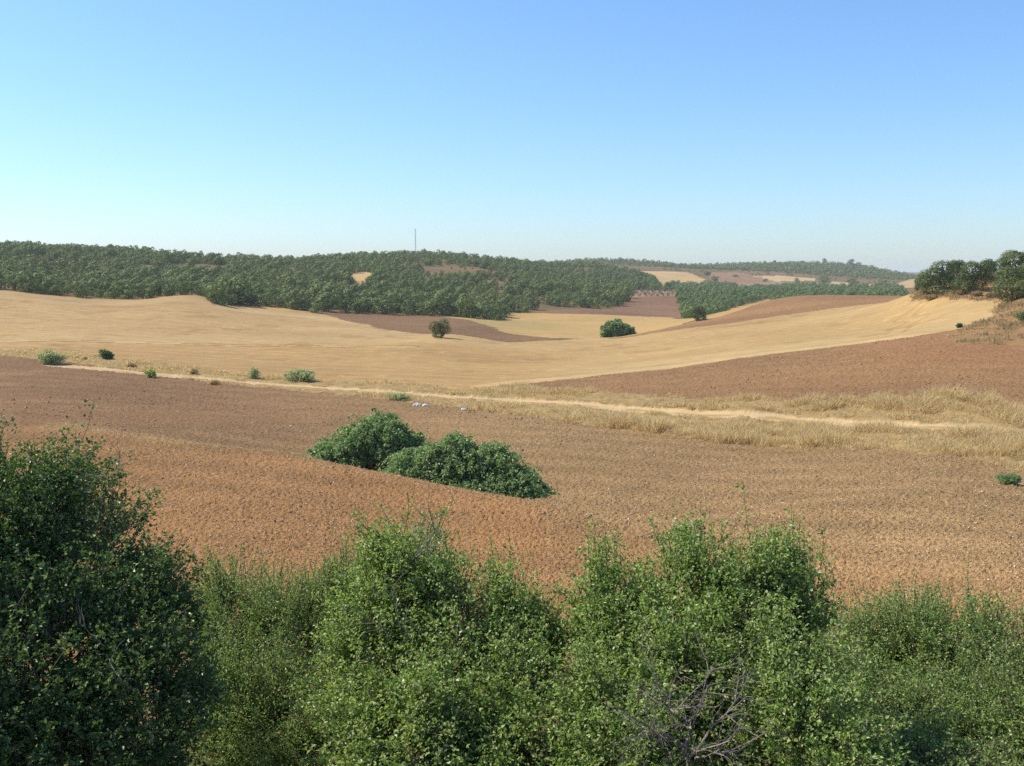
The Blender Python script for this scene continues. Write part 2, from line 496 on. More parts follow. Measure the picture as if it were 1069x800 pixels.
def leaves(P, D, Nn, ln, wd, fold=.25):
    """kite leaves folded along the midrib: base P, direction D, normal Nn"""
    D = norm(D); S = norm(np.cross(D, Nn)); U = np.cross(S, D)
    ln, wd = np.broadcast_to(ln, len(P))[:, None], np.broadcast_to(wd, len(P))[:, None]
    mid = P + D * ln * .48
    V = np.stack([P, mid + S * wd * .5 + U * wd * fold, P + D * ln - U * ln * .12, mid - S * wd * .5 + U * wd * fold], 1).reshape(-1, 3)
    b = np.arange(len(P))[:, None] * 4
    F = np.concatenate([b + np.array([0, 1, 2]), b + np.array([0, 2, 3])], 0)
    return V, F


def cards(P, Nn, size, g):
    """irregular quads centred on P facing Nn"""
    ref = norm(g.normal(size=P.shape))
    A = norm(np.cross(Nn, ref)); B = np.cross(norm(Nn), A)
    s = np.broadcast_to(size, len(P))[:, None]
    j = lambda: s * g.uniform(.55, 1.2, (len(P), 1)) * .5
    V = np.stack([P + A * j(), P + B * j() * .8, P - A * j(), P - B * j() * .8], 1).reshape(-1, 3)
    return V, np.arange(len(V)).reshape(-1, 4)


def rand_dir(n, g):
    return norm(g.normal(size=(n, 3)))


# ------------------------------------------------------------------ ground sheet
def build_ground():
    azs = np.concatenate([np.linspace(-math.pi, -.75, 26)[:-1], np.linspace(-.75, -.5, 60)[:-1], np.linspace(-.5, .5, 720), np.linspace(.5, .75, 60)[1:], np.linspace(.75, math.pi, 26)[1:]])
    seg = lambda a, b, n: np.linspace(math.log(a), math.log(b), n)
    Ls = np.concatenate([seg(.5, 5, 30)[:-1], seg(5, 20, 110)[:-1], seg(20, 125, 500)[:-1], seg(125, 1000, 500)[:-1], seg(1000, 9000, 110)])
    A, L = np.meshgrid(azs, Ls)
    R = np.exp(L)
    X, Y = np.sin(A) * R, np.cos(A) * R
    Z = height(X, Y)
    x, y, r = X.ravel(), Y.ravel(), R.ravel()
    lab, dt = classify(x, y)
    c = COLR[lab].copy()
    cl = CLS[lab]
    rough = np.array([.25, 1., .6, .2])[cl]
    a = A.ravel(); l = L.ravel()
    mixc = lambda m, col: c.__setitem__(slice(None), c * (1 - m[:, None]) + col * m[:, None])
    # redder soil on the near bench, browner towards the left
    pl = lab == 0
    side = np.zeros(len(x)); 
    BLN = np.concatenate([np.array([polar(-150, 436, 74), polar(-40, 440, 71)]), LYN[:5], np.array([polar(800, 585, 30.5), polar(1069, 612, 28), polar(1300, 640, 26)])])
    bd = dist_line(x, y, BLN)
    far = np.zeros(len(x), bool)
    ra = np.interp(a, np.arctan2(BLN[:, 0], BLN[:, 1]), np.hypot(BLN[:, 0], BLN[:, 1]))
    bd = np.where(r > ra, bd, -bd) + 1.2 * (vnoise(x * .4, y * .4, 91) - .5)
    wd_ = np.where(a < .03, .7, 6.0)
    bench = sstep(wd_, -wd_, bd) * np.where(a < .03, 1, .9)
    mixc(pl * bench * .85, srgb(184, 138, 93))
    left = sstep(.05, -.35, a) * sstep(52, 75, r)
    mixc(pl * left * .78, srgb(151, 114, 84))
    g1 = fbm(x * .08, y * .08, 5)
    mixc(pl * sstep(.55, .75, g1) * .35, srgb(196, 158, 116))
    # dry weeds on the terrace edge at left
    ds = dist_line(x, y, LYN[:3])
    mixc(pl * np.exp(-(ds / 2.2) ** 2) * sstep(.42, .66, fbm(x * .35, y * .35, 8)) * .5, srgb(190, 158, 108))
    up = lab == [f[0] for f in FLD].index('upper_ploughed_field')
    mixc(up * sstep(.25, .42, a) * sstep(92, 105, r) * .7, srgb(176, 130, 92))
    mixc(up * sstep(.1, -.05, a) * .5, srgb(150, 118, 84))
    st = lab == 2
    g2 = fbm(x * .02 + 5, y * .045, 11)
    mixc(st * sstep(.45, .7, g2) * .4, srgb(193, 157, 104))
    mixc(st * sstep(.52, .3, g2) * .4, srgb(215, 187, 140))
    mixc(st * sstep(-.1, -.35, a) * .45, srgb(196, 161, 112))
    lowleft = sstep(190, 178, r) * sstep(.12, -.02, a)
    mixc(st * lowleft * .8, srgb(193, 155, 103))
    # harvester lines
    q = np.abs(((x * .35 + y * .94 + 6 * (g1 - .5)) / 6.0) % 1 - .5)
    rowm = sstep(.35, .65, fbm(x * .018, y * .018, 83))
    mixc((st | (lab == 4)) * sstep(.12, .0, q) * (.1 + .3 * rowm), srgb(228, 198, 142))
    mixc((st | (lab == 4)) * sstep(.32, .5, q) * (.05 + .25 * rowm) * .8, srgb(190, 150, 92))
    whl = np.abs(((x * .80 - y * .60 + 14 * (g2 - .5)) / 27.0) % 1 - .5) * 27.0
    mixc(st * ((np.abs(whl - 1.0) < .28)) * sstep(.4, .55, vnoise(x * .03, y * .03, 87)) * .45, srgb(180, 140, 86))
    pt = fbm(x * .12, y * .12, 89)
    mixc(st * sstep(.66, .76, pt) * .5, srgb(176, 138, 86))
    mixc(st * sstep(.62, .8, fbm(x * .7, y * .7, 90)) * .4, srgb(228, 200, 146))
    # field boundary line in the left stubble
    BL = np.array([spot(*p)[:2] for p in ((-150, 355), (0, 357), (110, 357), (200, 359.5), (350, 362), (430, 362))])
    db = dist_line(x, y, BL)
    bn = vnoise(x * .3, y * .3, 14)
    mixc(st * (db < 1.1) * (r < 230) * .75, srgb(224, 190, 132))
    mixc(st * (np.abs(db - 1.4) < .6) * (bn > .42) * (r > 178) * .8, srgb(140, 106, 62))
    HL = np.array([spot(*p)[:2] for p in ((500, 406), (540, 401), (640, 391), (760, 376), (880, 361), (940, 353))])
    dh = dist_line(x, y, HL)
    mixc(st * sstep(5.5, 3.5, dh + 1.5 * bn) * (a > -.04) * .6, srgb(224, 194, 144))
    mixc(st * np.exp(-((dh - 6.5) / 1.2) ** 2) * (a > -.04) * .35, srgb(184, 148, 96))
    # pale headland along the plough edge of the right stubble
    vy = lab == 4
    mixc(vy * sstep(.45, .6, fbm(x * .03, y * .03, 19)) * sstep(.07, .03, a) * .5, srgb(172, 160, 104))
    hf = lab == [f[0] for f in FLD].index('hill_field')
    mixc(hf * sstep(.5, .62, fbm(x * .012 + 3, y * .05, 23)) * .5, srgb(190, 148, 104))
    bf = lab == 5
    mixc(bf * sstep(.5, .65, fbm(x * .02, y * .02, 29)) * .45, srgb(172, 132, 104))
    wd = lab == N_WOOD
    mixc(wd * sstep(.35, .6, fbm(x * .02, y * .02, 31)) * .6, srgb(112, 104, 72))
    bank = lab == N_BANK
    mixc(bank * sstep(.4, .6, fbm(x * .8, y * .8, 37)) * .5, srgb(176, 140, 92))
    tk = lab == N_TRACK
    mixc(tk * np.exp(-(dt / .38) ** 2) * .85 * sstep(.3, .6, vnoise(x * .5, y * .5, 93)), srgb(188, 154, 98))
    mixc(tk * np.exp(-((dt - .8) / .25) ** 2) * .4, srgb(236, 210, 168))
    # soil relief: clods and shallow furrows on ploughed land, tussocks on the verge
    clod = (cl == 1)
    amp = np.clip(r * .0009, 0, .034)
    rn = np.random.default_rng(5).normal(size=len(x))
    Zr = Z.ravel() + clod * amp * np.clip(rn, -2, 2.2) * .8
    swath = np.sin((x * .42 + y * .907) * 2 * np.pi / 4.2 + 1.6 * vnoise(x * .05, y * .05, 77))
    c *= (1 + (pl * .085 + up * .03)[:, None] * swath[:, None] * sstep(.25, .6, fbm(x * .04, y * .04, 79))[:, None])
    c *= (1 + (pl | up)[:, None] * .30 * (fbm(x * .045, y * .045, 97, 4) - .5)[:, None])
    lines = np.sin((x * .42 + y * .907) * 2 * np.pi / .9 + 2.5 * vnoise(x * .1, y * .1, 41))
    Zr += (pl * sstep(20, 26, r) * .014 + up * .02) * lines * (r < 140)
    Zr += (cl == 2) * (r < 300) * .25 * (fbm(x * .5, y * .5, 43) - .5)
    Zr += (lab == 1) * .45 * (fbm(x * .8, y * .8, 47) - .4)
    Zr -= tk * .10
    Zr += (r > 60) * (r < 400) * .22 * (fbm(x * .12, y * .12, 53) - .5)
    Zr += (r >= 400) * .8 * (fbm(x * .02, y * .02, 59) - .5)
    V = np.stack([x, y, Zr], 1)
    ny, nx = A.shape
    I = np.arange(ny * nx).reshape(ny, nx)
    F = np.stack([I[:-1, :-1], I[:-1, 1:], I[1:, 1:], I[1:, :-1]], -1).reshape(-1, 4)
    # vertex normals of the whole sheet, so that the split fields shade without seams
    dU = np.gradient(V.reshape(ny, nx, 3), axis=1); dV = np.gradient(V.reshape(ny, nx, 3), axis=0)
    NRM = norm(np.cross(dU, dV)).reshape(-1, 3)
    fl = lab[F[:, 0]]
    names = [(f[0], f[1]) for f in FLD] + [('dirt_track', 'pale sandy track winding between the ploughed fields'), ('gravel_path', 'white gravel path beside the small olive rows'),
                                             ('ground', 'scrubby ground of the wooded hills'), ('embankment', 'earth embankment under the foreground shrubs')]
    for k, (nm, lb) in enumerate(names):
        f = F[fl == k]
        if len(f) == 0:
            print('EMPTY FIELD', nm); continue
        used, inv = np.unique(f, return_inverse=True)
        o = mesh(nm, V[used], inv.reshape(-1, 4), M_GROUND, None,
                 [('albedo', 'FLOAT_COLOR', np.hstack([np.clip(c[used], 0, .9), np.ones((len(used), 1))])), ('rough', 'FLOAT', rough[used])], smooth=True)
        o.data.normals_split_custom_set_from_vertices(NRM[used])
        tag(o, lb, None, None, 'structure')
        o.data.materials[0] = M_GROUND


build_ground()


# ------------------------------------------------------------------ clods and stones on the ploughed land
OCT = np.array([[1, 0, 0], [0, 1, 0], [-1, 0, 0], [0, -1, 0], [0, 0, 1], [0, 0, -1.]])
OCF = np.array([[0, 1, 4], [1, 2, 4], [2, 3, 4], [3, 0, 4], [1, 0, 5], [2, 1, 5], [3, 2, 5], [0, 3, 5]])


def lumps(name, label, n, r0, r1, labs, size, mat, az0=-.52, az1=.56, sz=(.55, .9)):
    g = np.random.default_rng(len(name) + n)
    a = g.uniform(az0, az1, n)
    r = np.exp(g.uniform(math.log(r0), math.log(r1), n))
    x, y = np.sin(a) * r, np.cos(a) * r
    lab, _ = classify(x, y)
    ok = np.isin(lab, labs) & (g.random(n) < .25 + 1.1 * sstep(.35, .65, fbm(x * .09, y * .09, 99)))
    x, y, r = x[ok], y[ok], r[ok]
    z = height(x, y)
    s = size * np.exp(g.normal(0, .42, len(x))) * np.clip(r / 40, .7, 1.8) ** .5
    P = np.stack([x, y, z + s * .25], 1)
    V = OCT[None] * g.uniform(.6, 1.25, (len(x), 6, 1)) * s[:, None, None] * np.array([1, 1, 1.])
    th = g.uniform(0, 6.28, len(x)); c_, s_ = np.cos(th)[:, None], np.sin(th)[:, None]
    V = np.stack([V[..., 0] * c_ - V[..., 1] * s_, V[..., 0] * s_ + V[..., 1] * c_, V[..., 2] * g.uniform(*sz, (len(x), 1))], -1) + P[:, None]
    F = (OCF[None] + np.arange(len(x))[:, None, None] * 6).reshape(-1, 3)
    o = mesh(name, V.reshape(-1, 3), F, mat)
    return tag(o, label, None, None, 'stuff')


UPI = [f[0] for f in FLD].index('upper_ploughed_field')
lumps('soil_clods', 'loose clods of earth scattered over the near ploughed field', 130000, 20.5, 80, [0], .0185, M_CLOD)
lumps('clods', 'clods of earth on the upper ploughed field', 22000, 75, 130, [0, UPI], .03, M_CLOD)
lumps('pale_stones', 'small pale stones scattered over the ploughed fields', 40000, 20.5, 130, [0, UPI], .0175, M_STONE)


# ------------------------------------------------------------------ dry grass
def grass(name, label, pts, nb, hgt, mat, spread=.16, wmin=.012, seed=1, lean=.45):
    g = np.random.default_rng(seed)
    n = len(pts)
    h = hgt if np.ndim(hgt) else np.full(n, hgt)
    P = np.repeat(pts, nb, 0); H = np.repeat(h, nb) * g.uniform(.5, 1.15, n * nb)
    r = np.hypot(P[:, 0], P[:, 1])
    off = g.normal(size=(n * nb, 2)) * spread
    B = P.copy(); B[:, :2] += off * np.repeat(np.sqrt(np.maximum(h, .1) / .5), nb)[:, None]; B[:, 2] -= .04
    d = np.stack([off[:, 0] / max(spread, .01) * .3 + g.normal(0, lean, n * nb), off[:, 1] / max(spread, .01) * .3 + g.normal(0, lean, n * nb), np.full(n * nb, 1.)], 1)
    d[:, 0] += .15
    d = norm(d)
    w = np.maximum(wmin, r * .00022) * g.uniform(.7, 1.4, n * nb)
    th = g.uniform(0, 6.28, n * nb)
    S = np.stack([np.cos(th), np.sin(th), np.zeros_like(th)], 1) * w[:, None]
    mid = B + d * (H * .55)[:, None]
    tip = B + d * H[:, None] + np.stack([d[:, 0], d[:, 1], -.4 * np.ones(n * nb)], 1) * (H * .28)[:, None]
    V = np.stack([B - S, B + S, mid + S * .8, mid - S * .8, tip], 1).reshape(-1, 3)
    b = np.arange(n * nb)[:, None] * 5
    F = np.concatenate([b + np.array([0, 1, 2]), b + np.array([0, 2, 3]), b + np.array([3, 2, 4])])
    o = mesh(name, V, F, mat)
    return tag(o, label, None, None, 'stuff') if label else o


def scatter(n, r0, r1, labs, az0=-.52, az1=.58, seed=0, area=True):
    g = np.random.default_rng(seed)
    a = g.uniform(az0, az1, n)
    r = np.sqrt(g.uniform(r0 ** 2, r1 ** 2, n)) if area else np.exp(g.uniform(math.log(r0), math.log(r1), n))
    x, y = np.sin(a) * r, np.cos(a) * r
    lab, dt = classify(x, y)
    ok = np.isin(lab, labs) & (dt > 1.5)
    return x[ok], y[ok], dt[ok]


x, y, dt = scatter(260000, 50, 165, [1], seed=3)
cl = .55 * fbm(x * .22, y * .22, 61) + .45 * vnoise(x * .75, y * .75, 63)
keep = rng.random(len(x)) < (.65 + .35 * sstep(.34, .62, cl)) * (.45 + .55 * sstep(110, 75, np.hypot(x, y)))
x, y, cl, dt = x[keep], y[keep], cl[keep], dt[keep]
rr = np.hypot(x, y)
hh = (.27 + .78 * sstep(.40, .72, cl) ** 1.3) * np.where(np.arctan2(x, y) > .05, 1.15, .85) * np.where(rr < 80, 1.15, .9) * np.where(dt < 4, np.where(np.arctan2(x, y) < .285, .55, .8), 1)
print('verge tufts', len(x))
grass('dry_grass', 'tall dry straw grass along both sides of the dirt track', np.stack([x, y, height(x, y)], 1), 15, hh, M_STRAW, seed=5)
x, y, dt = scatter(60000, 95, 225, [[f[0] for f in FLD].index('scrub_bank')], az0=.28, az1=.6, seed=9)
cl = fbm(x * .3, y * .3, 67)
keep = rng.random(len(x)) < sstep(.35, .6, cl) * .45
x, y, cl = x[keep], y[keep], cl[keep]
print('bank tufts', len(x))
grass('dry_scrub', 'low dry scrub and weeds on the earth bank at right', np.stack([x, y, height(x, y)], 1), 9, .2 + .55 * sstep(.45, .75, cl), M_SCRUB, .22, .02, seed=6)
# weeds along the terrace edge, and dry tufts on the embankment
u = np.concatenate([rng.uniform(0, 2.0, 260), rng.uniform(2.0, 4.9, 160)]); i = u.astype(int)
q = LYN[i] * (1 - (u - i))[:, None] + LYN[i + 1] * (u - i)[:, None] + rng.normal(0, .8, (420, 2))
grass('dry_weeds', 'thin dry weeds on the terrace edge behind the left shrub', np.stack([q[:, 0], q[:, 1], height(q[:, 0], q[:, 1])], 1), 6, .22, M_STRAW, .15, .008, seed=8)
x, y, dt = scatter(5000, 4, 21, [N_BANK], seed=12)
grass('undergrowth', 'dry grass on the earth embankment between the foreground shrubs', np.stack([x, y, height(x, y)], 1), 8, .25, M_SCRUB, .1, .003, seed=13)


# ------------------------------------------------------------------ foreground shrubs
def branch_tree(g, base, dirn, length, rad, depth, spread, out, segs=5, droop=0.0):
    """recursive twigs: appends (points, radii)"""
    d = dirn / np.linalg.norm(dirn)
    P = [base]
    for i in range(segs - 1):
        d = d + g.normal(0, .16, 3); d[2] -= droop; d /= np.linalg.norm(d)
        P.append(P[-1] + d * length / (segs - 1))
    P = np.array(P)
    out.append((P, np.linspace(rad, rad * .45, segs)))
    if depth > 0:
        for k in range(g.integers(3, 6)):
            j = g.integers(1, segs)
            nd = P[min(j, segs - 1)] - P[max(j - 1, 0)]
            nd = nd / np.linalg.norm(nd) + g.normal(0, spread, 3)
            branch_tree(g, P[j], nd, length * g.uniform(.45, .75), rad * .5, depth - 1, spread, out, segs, droop)


def shrub(name, label, blobs, nshoot, nleaf, ll, lw, mat, seed, up=.12, sprig=.06, stem_mat=None, dead=()):
    g = np.random.default_rng(seed); nleaf = int(nleaf * 2.05); ll *= 1.06; lw *= 1.3
    C_, R_ = [], []
    for px, py, r, rx, rz, ry in blobs:
        a, t = unproj(px, py)
        C_.append((math.sin(a) * r, math.cos(a) * r, CZ + t * r)); R_.append((rx / FOC * r * 1.1, ry * 1.1, rz / FOC * r * 1.06))
    C_, R_ = np.array(C_), np.array(R_)
    w = np.array([(q[0] * q[1] + q[0] * q[2] + q[1] * q[2]) for q in R_]); w /= w.sum()
    cen = C_.mean(0); gz = float(height(np.array([cen[0]]), np.array([cen[1]]))[0])
    base = np.array([cen[0], cen[1], gz])
    root = empty(name, base, label, 'shrub', 'shrubs along the near embankment')
    b = g.choice(len(blobs), nshoot, p=w)
    d = g.normal(size=(nshoot, 3)); d[:, 2] += .35; d[:, 1] -= .25; d = norm(d)
    nc = 22                                             # shoots gather into clumps with gaps between
    cd = g.normal(size=(len(blobs), nc, 3)); cd[..., 2] += .4; cd[..., 1] -= .25; cd = norm(cd)
    cr = g.uniform(.72, 1.16, (len(blobs), nc))
    ci = g.integers(0, nc, nshoot)
    cl_ = g.random(nshoot) < .74
    d = np.where(cl_[:, None], norm(cd[b, ci] + g.normal(0, .17, (nshoot, 3))), d)
    # lumpy outline: the reach varies slowly with direction
    th = np.arctan2(d[:, 1], d[:, 0])
    lump = .74 + .46 * fbm(th * 1.8 + b * 3.1, d[:, 2] * 3.0 + b * 7.7, seed % 50, 3)
    reach = (.4 * lump + .6 * np.where(cl_, cr[b, ci], .85)) * g.uniform(.78, 1.08, nshoot)
    reach = np.where(g.random(nshoot) < .3, reach * g.uniform(.35, .8, nshoot), reach)
    sp = (g.random(nshoot) < sprig) & (d[:, 2] > .25)
    reach = np.where(sp, reach * g.uniform(1.08, 1.4, nshoot), reach)
    E = C_[b] + d * R_[b] * reach[:, None]
    S = C_[b] + d * R_[b] * .35 - np.array([0, 0, .15]) * R_[b][:, 2:3] + g.normal(0, .05, (nshoot, 3))
    ctrl = (S + E) / 2 + g.normal(0, .07, (nshoot, 3)) - np.array([0, 0, up]) * R_[b][:, 2:3] * .25
    E[:, 2] += up * .2 * R_[b][:, 2]
    m = 5
    u = np.linspace(0, 1, m)[None, :, None]
    cur = (1 - u) ** 2 * S[:, None] + 2 * u * (1 - u) * ctrl[:, None] + u * u * E[:, None]
    rad = np.linspace(.0042, .0010, m)[None].repeat(nshoot, 0)
    st = Geo()
    st.add(*tubes(cur, rad, 3))
    # leaves along each shoot, in short side twigs
    ul = g.uniform(.25, 1.02, (nshoot, nleaf)) ** .8
    U = ul[..., None]
    base_p = (1 - U) ** 2 * S[:, None] + 2 * U * (1 - U) * ctrl[:, None] + U * U * E[:, None]
    T = norm(2 * (1 - U) * (ctrl - S)[:, None] + 2 * U * (E - ctrl)[:, None])
    # several leaves share one side twig
    k = 5
    sid = g.integers(0, max(nleaf // k, 1), (nshoot, nleaf))
    sdir = norm(g.normal(size=(nshoot, max(nleaf // k, 1), 3)) + np.array([0, 0, .25]))
    srt = g.uniform(.3, 1.0, (nshoot, max(nleaf // k, 1)))
    ii = np.arange(nshoot)[:, None]
    su = srt[ii, sid][..., None]
    twp = (1 - su) ** 2 * S[:, None] + 2 * su * (1 - su) * ctrl[:, None] + su * su * E[:, None]
    tw = g.random((nshoot, nleaf, 1)) < .62
    tl = (ll * 4.2) * g.uniform(.15, 1, (nshoot, nleaf, 1)) * np.where(sp, .55, 1.0)[:, None, None]
    P = np.where(tw, twp + sdir[ii, sid] * tl, base_p + g.normal(0, .006, base_p.shape))
    D = np.where(tw, sdir[ii, sid], T) * .7 + g.normal(0, .55, P.shape)
    Nn = norm(np.array([-.42, .1, .8]) + g.normal(0, .5, P.shape))
    drop = g.random((nshoot, nleaf)) < np.where(sp, .3, np.clip(d[:, 2] - .2, 0, 1) * .5)[:, None]
    P, D, Nn = P[~drop], D[~drop], Nn[~drop]
    L = ll * g.uniform(.6, 1.3, len(P))
    V, F = leaves(P, D, Nn, L, L * lw / ll * g.uniform(.8, 1.2, len(P)))
    mesh('foliage', V - base, F, mat, root)
    # woody stems from the ground to the heart of each blob
    for c, q in zip(C_, R_):
        for s in range(3):
            e = c + g.normal(0, .2, 3) * q
            bx = base[:2] * .4 + c[:2] * .6 + g.normal(0, .08, 2)
            p0 = np.array([bx[0], bx[1], float(height(bx[:1], bx[1:])[0]) - .06])
            pm = (p0 + e) / 2 + g.normal(0, .08, 3)
            uu = np.linspace(0, 1, 7)[:, None]
            cc = (1 - uu) ** 2 * p0 + 2 * uu * (1 - uu) * pm + uu ** 2 * e
            st.add(*tubes(cc[None], np.linspace(.02, .004, 7)[None], 5))
    V, F = st.get()
    mesh('stem', V - base, F, stem_mat or M_TWIG, root)
    for px, py, r, ln, rd, dep, n in dead:
        a, t = unproj(px, py)
        p0 = np.array([math.sin(a) * r, math.cos(a) * r, CZ + t * r])
        out = []
        for s in range(n):
            dr = np.array([g.normal(0, .8), g.normal(-.35, .3), g.uniform(.1, 1.0)])
            branch_tree(g, p0 + g.normal(0, .04, 3) + np.array([0, .18, 0]), dr, ln * g.uniform(.6, 1), rd * .55, dep, .6, out)
        V, F = tubes(np.array([q[0] for q in out]), np.array([q[1] for q in out]), 4)
        mesh('dead_branch', V - base, F, M_DEAD, root)
    return root


shrub('shrub', 'large dark evergreen shrub, tallest and leftmost of the near shrubs, its face in shade',
      [(20, 545, 6.6, 86, 95, 1.0), (82, 578, 6.4, 72, 82, .9), (146, 650, 6.1, 56, 84, .7), (50, 690, 5.7, 130, 110, .8), (-90, 560, 6.2, 110, 115, 1.0), (140, 740, 5.5, 75, 110, .7), (40, 790, 5.2, 120, 90, .7), (-70, 760, 5.2, 120, 120, .7)],
      3300, 30, .021, .0125, M_LEAF_OAK, 101, dead=((110, 510, 6.0, .3, .005, 1, 2), (95, 690, 5.1, .3, .005, 1, 2)))
shrub('shrub', 'fine leaved upright green shrub in the notch right of the large dark shrub',
      [(245, 640, 8.9, 48, 64, .7), (300, 658, 8.6, 60, 72, .8), (350, 645, 8.8, 46, 66, .6), (245, 730, 7.7, 60, 85, .7), (305, 770, 7.2, 90, 95, .8), (365, 730, 7.6, 60, 80, .7)],
      3900, 30, .017, .008, M_LEAF_FINE, 102, up=.3, sprig=.14)
shrub('shrub', 'peaked green shrub holding a bare gray branch tangle, below the bramble mounds',
      [(424, 598, 7.0, 46, 72, .6), (395, 645, 6.8, 60, 78, .7), (470, 655, 6.8, 66, 88, .7), (530, 655, 7.1, 50, 72, .6), (562, 690, 7.0, 36, 62, .5), (430, 720, 6.1, 110, 90, .8), (530, 735, 6.1, 80, 85, .7), (430, 800, 5.4, 120, 80, .8), (550, 800, 5.5, 95, 80, .7)],
      3300, 27, .022, .012, M_LEAF_LIGHT, 103, sprig=.2, dead=((430, 600, 6.5, .33, .010, 2, 4), (415, 690, 5.7, .3, .006, 1, 3), (450, 570, 6.6, .3, .006, 1, 2)))
shrub('shrub', 'bright green loose shrub with a bare gray twig tangle at its foot',
      [(622, 635, 6.9, 36, 78, .5), (662, 655, 6.8, 50, 72, .6), (722, 625, 6.9, 66, 84, .7), (785, 630, 7.0, 56, 84, .6), (828, 630, 7.1, 36, 84, .5), (700, 700, 6.3, 100, 80, .8), (800, 705, 6.3, 90, 85, .8), (645, 745, 5.8, 85, 80, .7), (840, 770, 5.8, 85, 90, .7), (740, 800, 6.0, 110, 75, .7), (640, 810, 5.3, 80, 70, .6)],
      3500, 27, .0225, .0125, M_LEAF_LIGHT, 104, sprig=.22, dead=((722, 800, 5.05, .42, .013, 2, 9), (715, 765, 5.1, .34, .009, 2, 6), (745, 740, 5.2, .3, .006, 1, 3), (690, 780, 5.0, .3, .006, 2, 4)))
shrub('shrub', 'low rounded dense shrub, rightmost of the near shrubs, dull green',
      [(895, 700, 9.2, 62, 72, .8), (960, 690, 9.3, 70, 78, .9), (1025, 700, 9.2, 70, 80, .9), (1095, 710, 9.0, 80, 86, .9), (910, 760, 8.0, 90, 80, .9), (1000, 765, 8.1, 100, 80, .9), (1085, 775, 7.9, 100, 90, .9), (960, 815, 6.8, 140, 66, .9), (1180, 715, 8.9, 84, 88, .9), (1270, 720, 8.8, 84, 88, .9), (1190, 800, 7.5, 110, 90, .9)],
      6400, 31, .019, .0115, M_LEAF_FINE, 105, sprig=.05, dead=((1045, 690, 8.4, .3, .006, 1, 3),))


# ------------------------------------------------------------------ mid-distance bushes
def bush(name, label, cat, c, blobs, n, ll, mat, seed, group=None, flat=.0, trunk=None, asp=.55, nsub=9, sprays=0):
    """blobs: (dx, dy, dz, rx, ry, rz) in metres about the base c"""
    g = np.random.default_rng(seed)
    root = empty(name, c, label, cat, group)
    B0 = np.array(blobs, float)
    sub = []
    for q in B0:
        for k in range(nsub):
            dd = g.normal(size=3); dd[2] = abs(dd[2]) * .9; dd /= np.linalg.norm(dd)
            f = g.uniform(.14, .36)
            sub.append(np.concatenate([q[:3] + dd * q[3:] * g.uniform(.66, .92), q[3:] * f * np.array([1, 1, .85])]))
    B = np.concatenate([B0 * np.array([1, 1, 1, .86, .86, .86]), np.array(sub)])
    w = B[:, 3] * B[:, 5]; w /= w.sum()
    b = g.choice(len(B), n, p=w)
    d = g.normal(size=(n, 3)); d[:, 2] += .3; d = norm(d)
    th = np.arctan2(d[:, 1], d[:, 0])
    lump = .72 + .5 * fbm(th * 2.2 + b * 3.3, d[:, 2] * 3.6 + b, seed % 40, 3)
    P = B[b, :3] + d * B[b, 3:] * (lump * np.where(g.random(n) < .25, g.uniform(.2, .8, n), g.uniform(.62, 1.05, n) ** .6))[:, None]
    gzs = height(P[:, 0] + c[0], P[:, 1] + c[1]) - c[2]
    ok = P[:, 2] > gzs - .02
    P, d = P[ok], d[ok]
    if sprays:                                          # arching leafy canes over the mound
        j = g.integers(len(B0), size=sprays)
        d0 = g.normal(size=(sprays, 3)); d0[:, 2] = np.abs(d0[:, 2]) + .25; d0[:, 1] -= .35; d0 = norm(d0)
        S = B0[j, :3] + d0 * B0[j, 3:] * g.uniform(.72, .95, (sprays, 1))
        hd = norm(d0 * np.array([1, 1, .15]) + g.normal(0, .3, (sprays, 3)))
        u = g.random((sprays, 42, 1))
        Ln = g.uniform(.4, 1.05, (sprays, 1, 1))
        Q = S[:, None] + hd[:, None] * u * Ln + np.array([0, 0, 1.]) * (.55 * u - .95 * u * u) * Ln + g.normal(0, .045, (sprays, 42, 3))
        P = np.concatenate([P, Q.reshape(-1, 3)]); d = np.concatenate([d, np.repeat(norm(hd * .5 + np.array([0, 0, .8])), 42, 0)])
    n = len(P)
    L = ll * g.uniform(.6, 1.35, n)
    Nn = norm(d * .75 + np.array([-.4, 0, .5]) + g.normal(0, .4, (n, 3)))
    V, F = leaves(P, np.cross(Nn, rand_dir(n, g)) + np.array([0, 0, -.35]), Nn, L, L * asp)
    mesh('foliage', V, F, mat, root)
    st = Geo()
    for k in range(max(8, len(B0) * 6)):
        j = g.integers(len(B0)); e = B[j, :3] + g.normal(0, .35, 3) * B[j, 3:]
        p0 = np.array([B[j, 0] * .5, B[j, 1] * .5, 0]) if trunk is None else np.zeros(3)
        p0 = p0 + g.normal(0, .05, 3)
        p0[2] = float(height(np.array([p0[0] + c[0]]), np.array([p0[1] + c[1]]))[0]) - c[2] - .08
        uu = np.linspace(0, 1, 6)[:, None]; pm = (p0 + e) / 2 + np.array([0, 0, .1])
        st.add(*tubes(((1 - uu) ** 2 * p0 + 2 * uu * (1 - uu) * pm + uu ** 2 * e)[None], np.linspace(trunk or .03, (trunk or .03) * .3, 6)[None], 5))
    mesh('stem', *st.get(), M_TWIG, root)
    return root


def at(px, r):
    a = unproj(px, 400)[0]
    x, y = math.sin(a) * r, math.cos(a) * r
    return np.array([x, y, float(height(np.array([x]), np.array([y]))[0])])


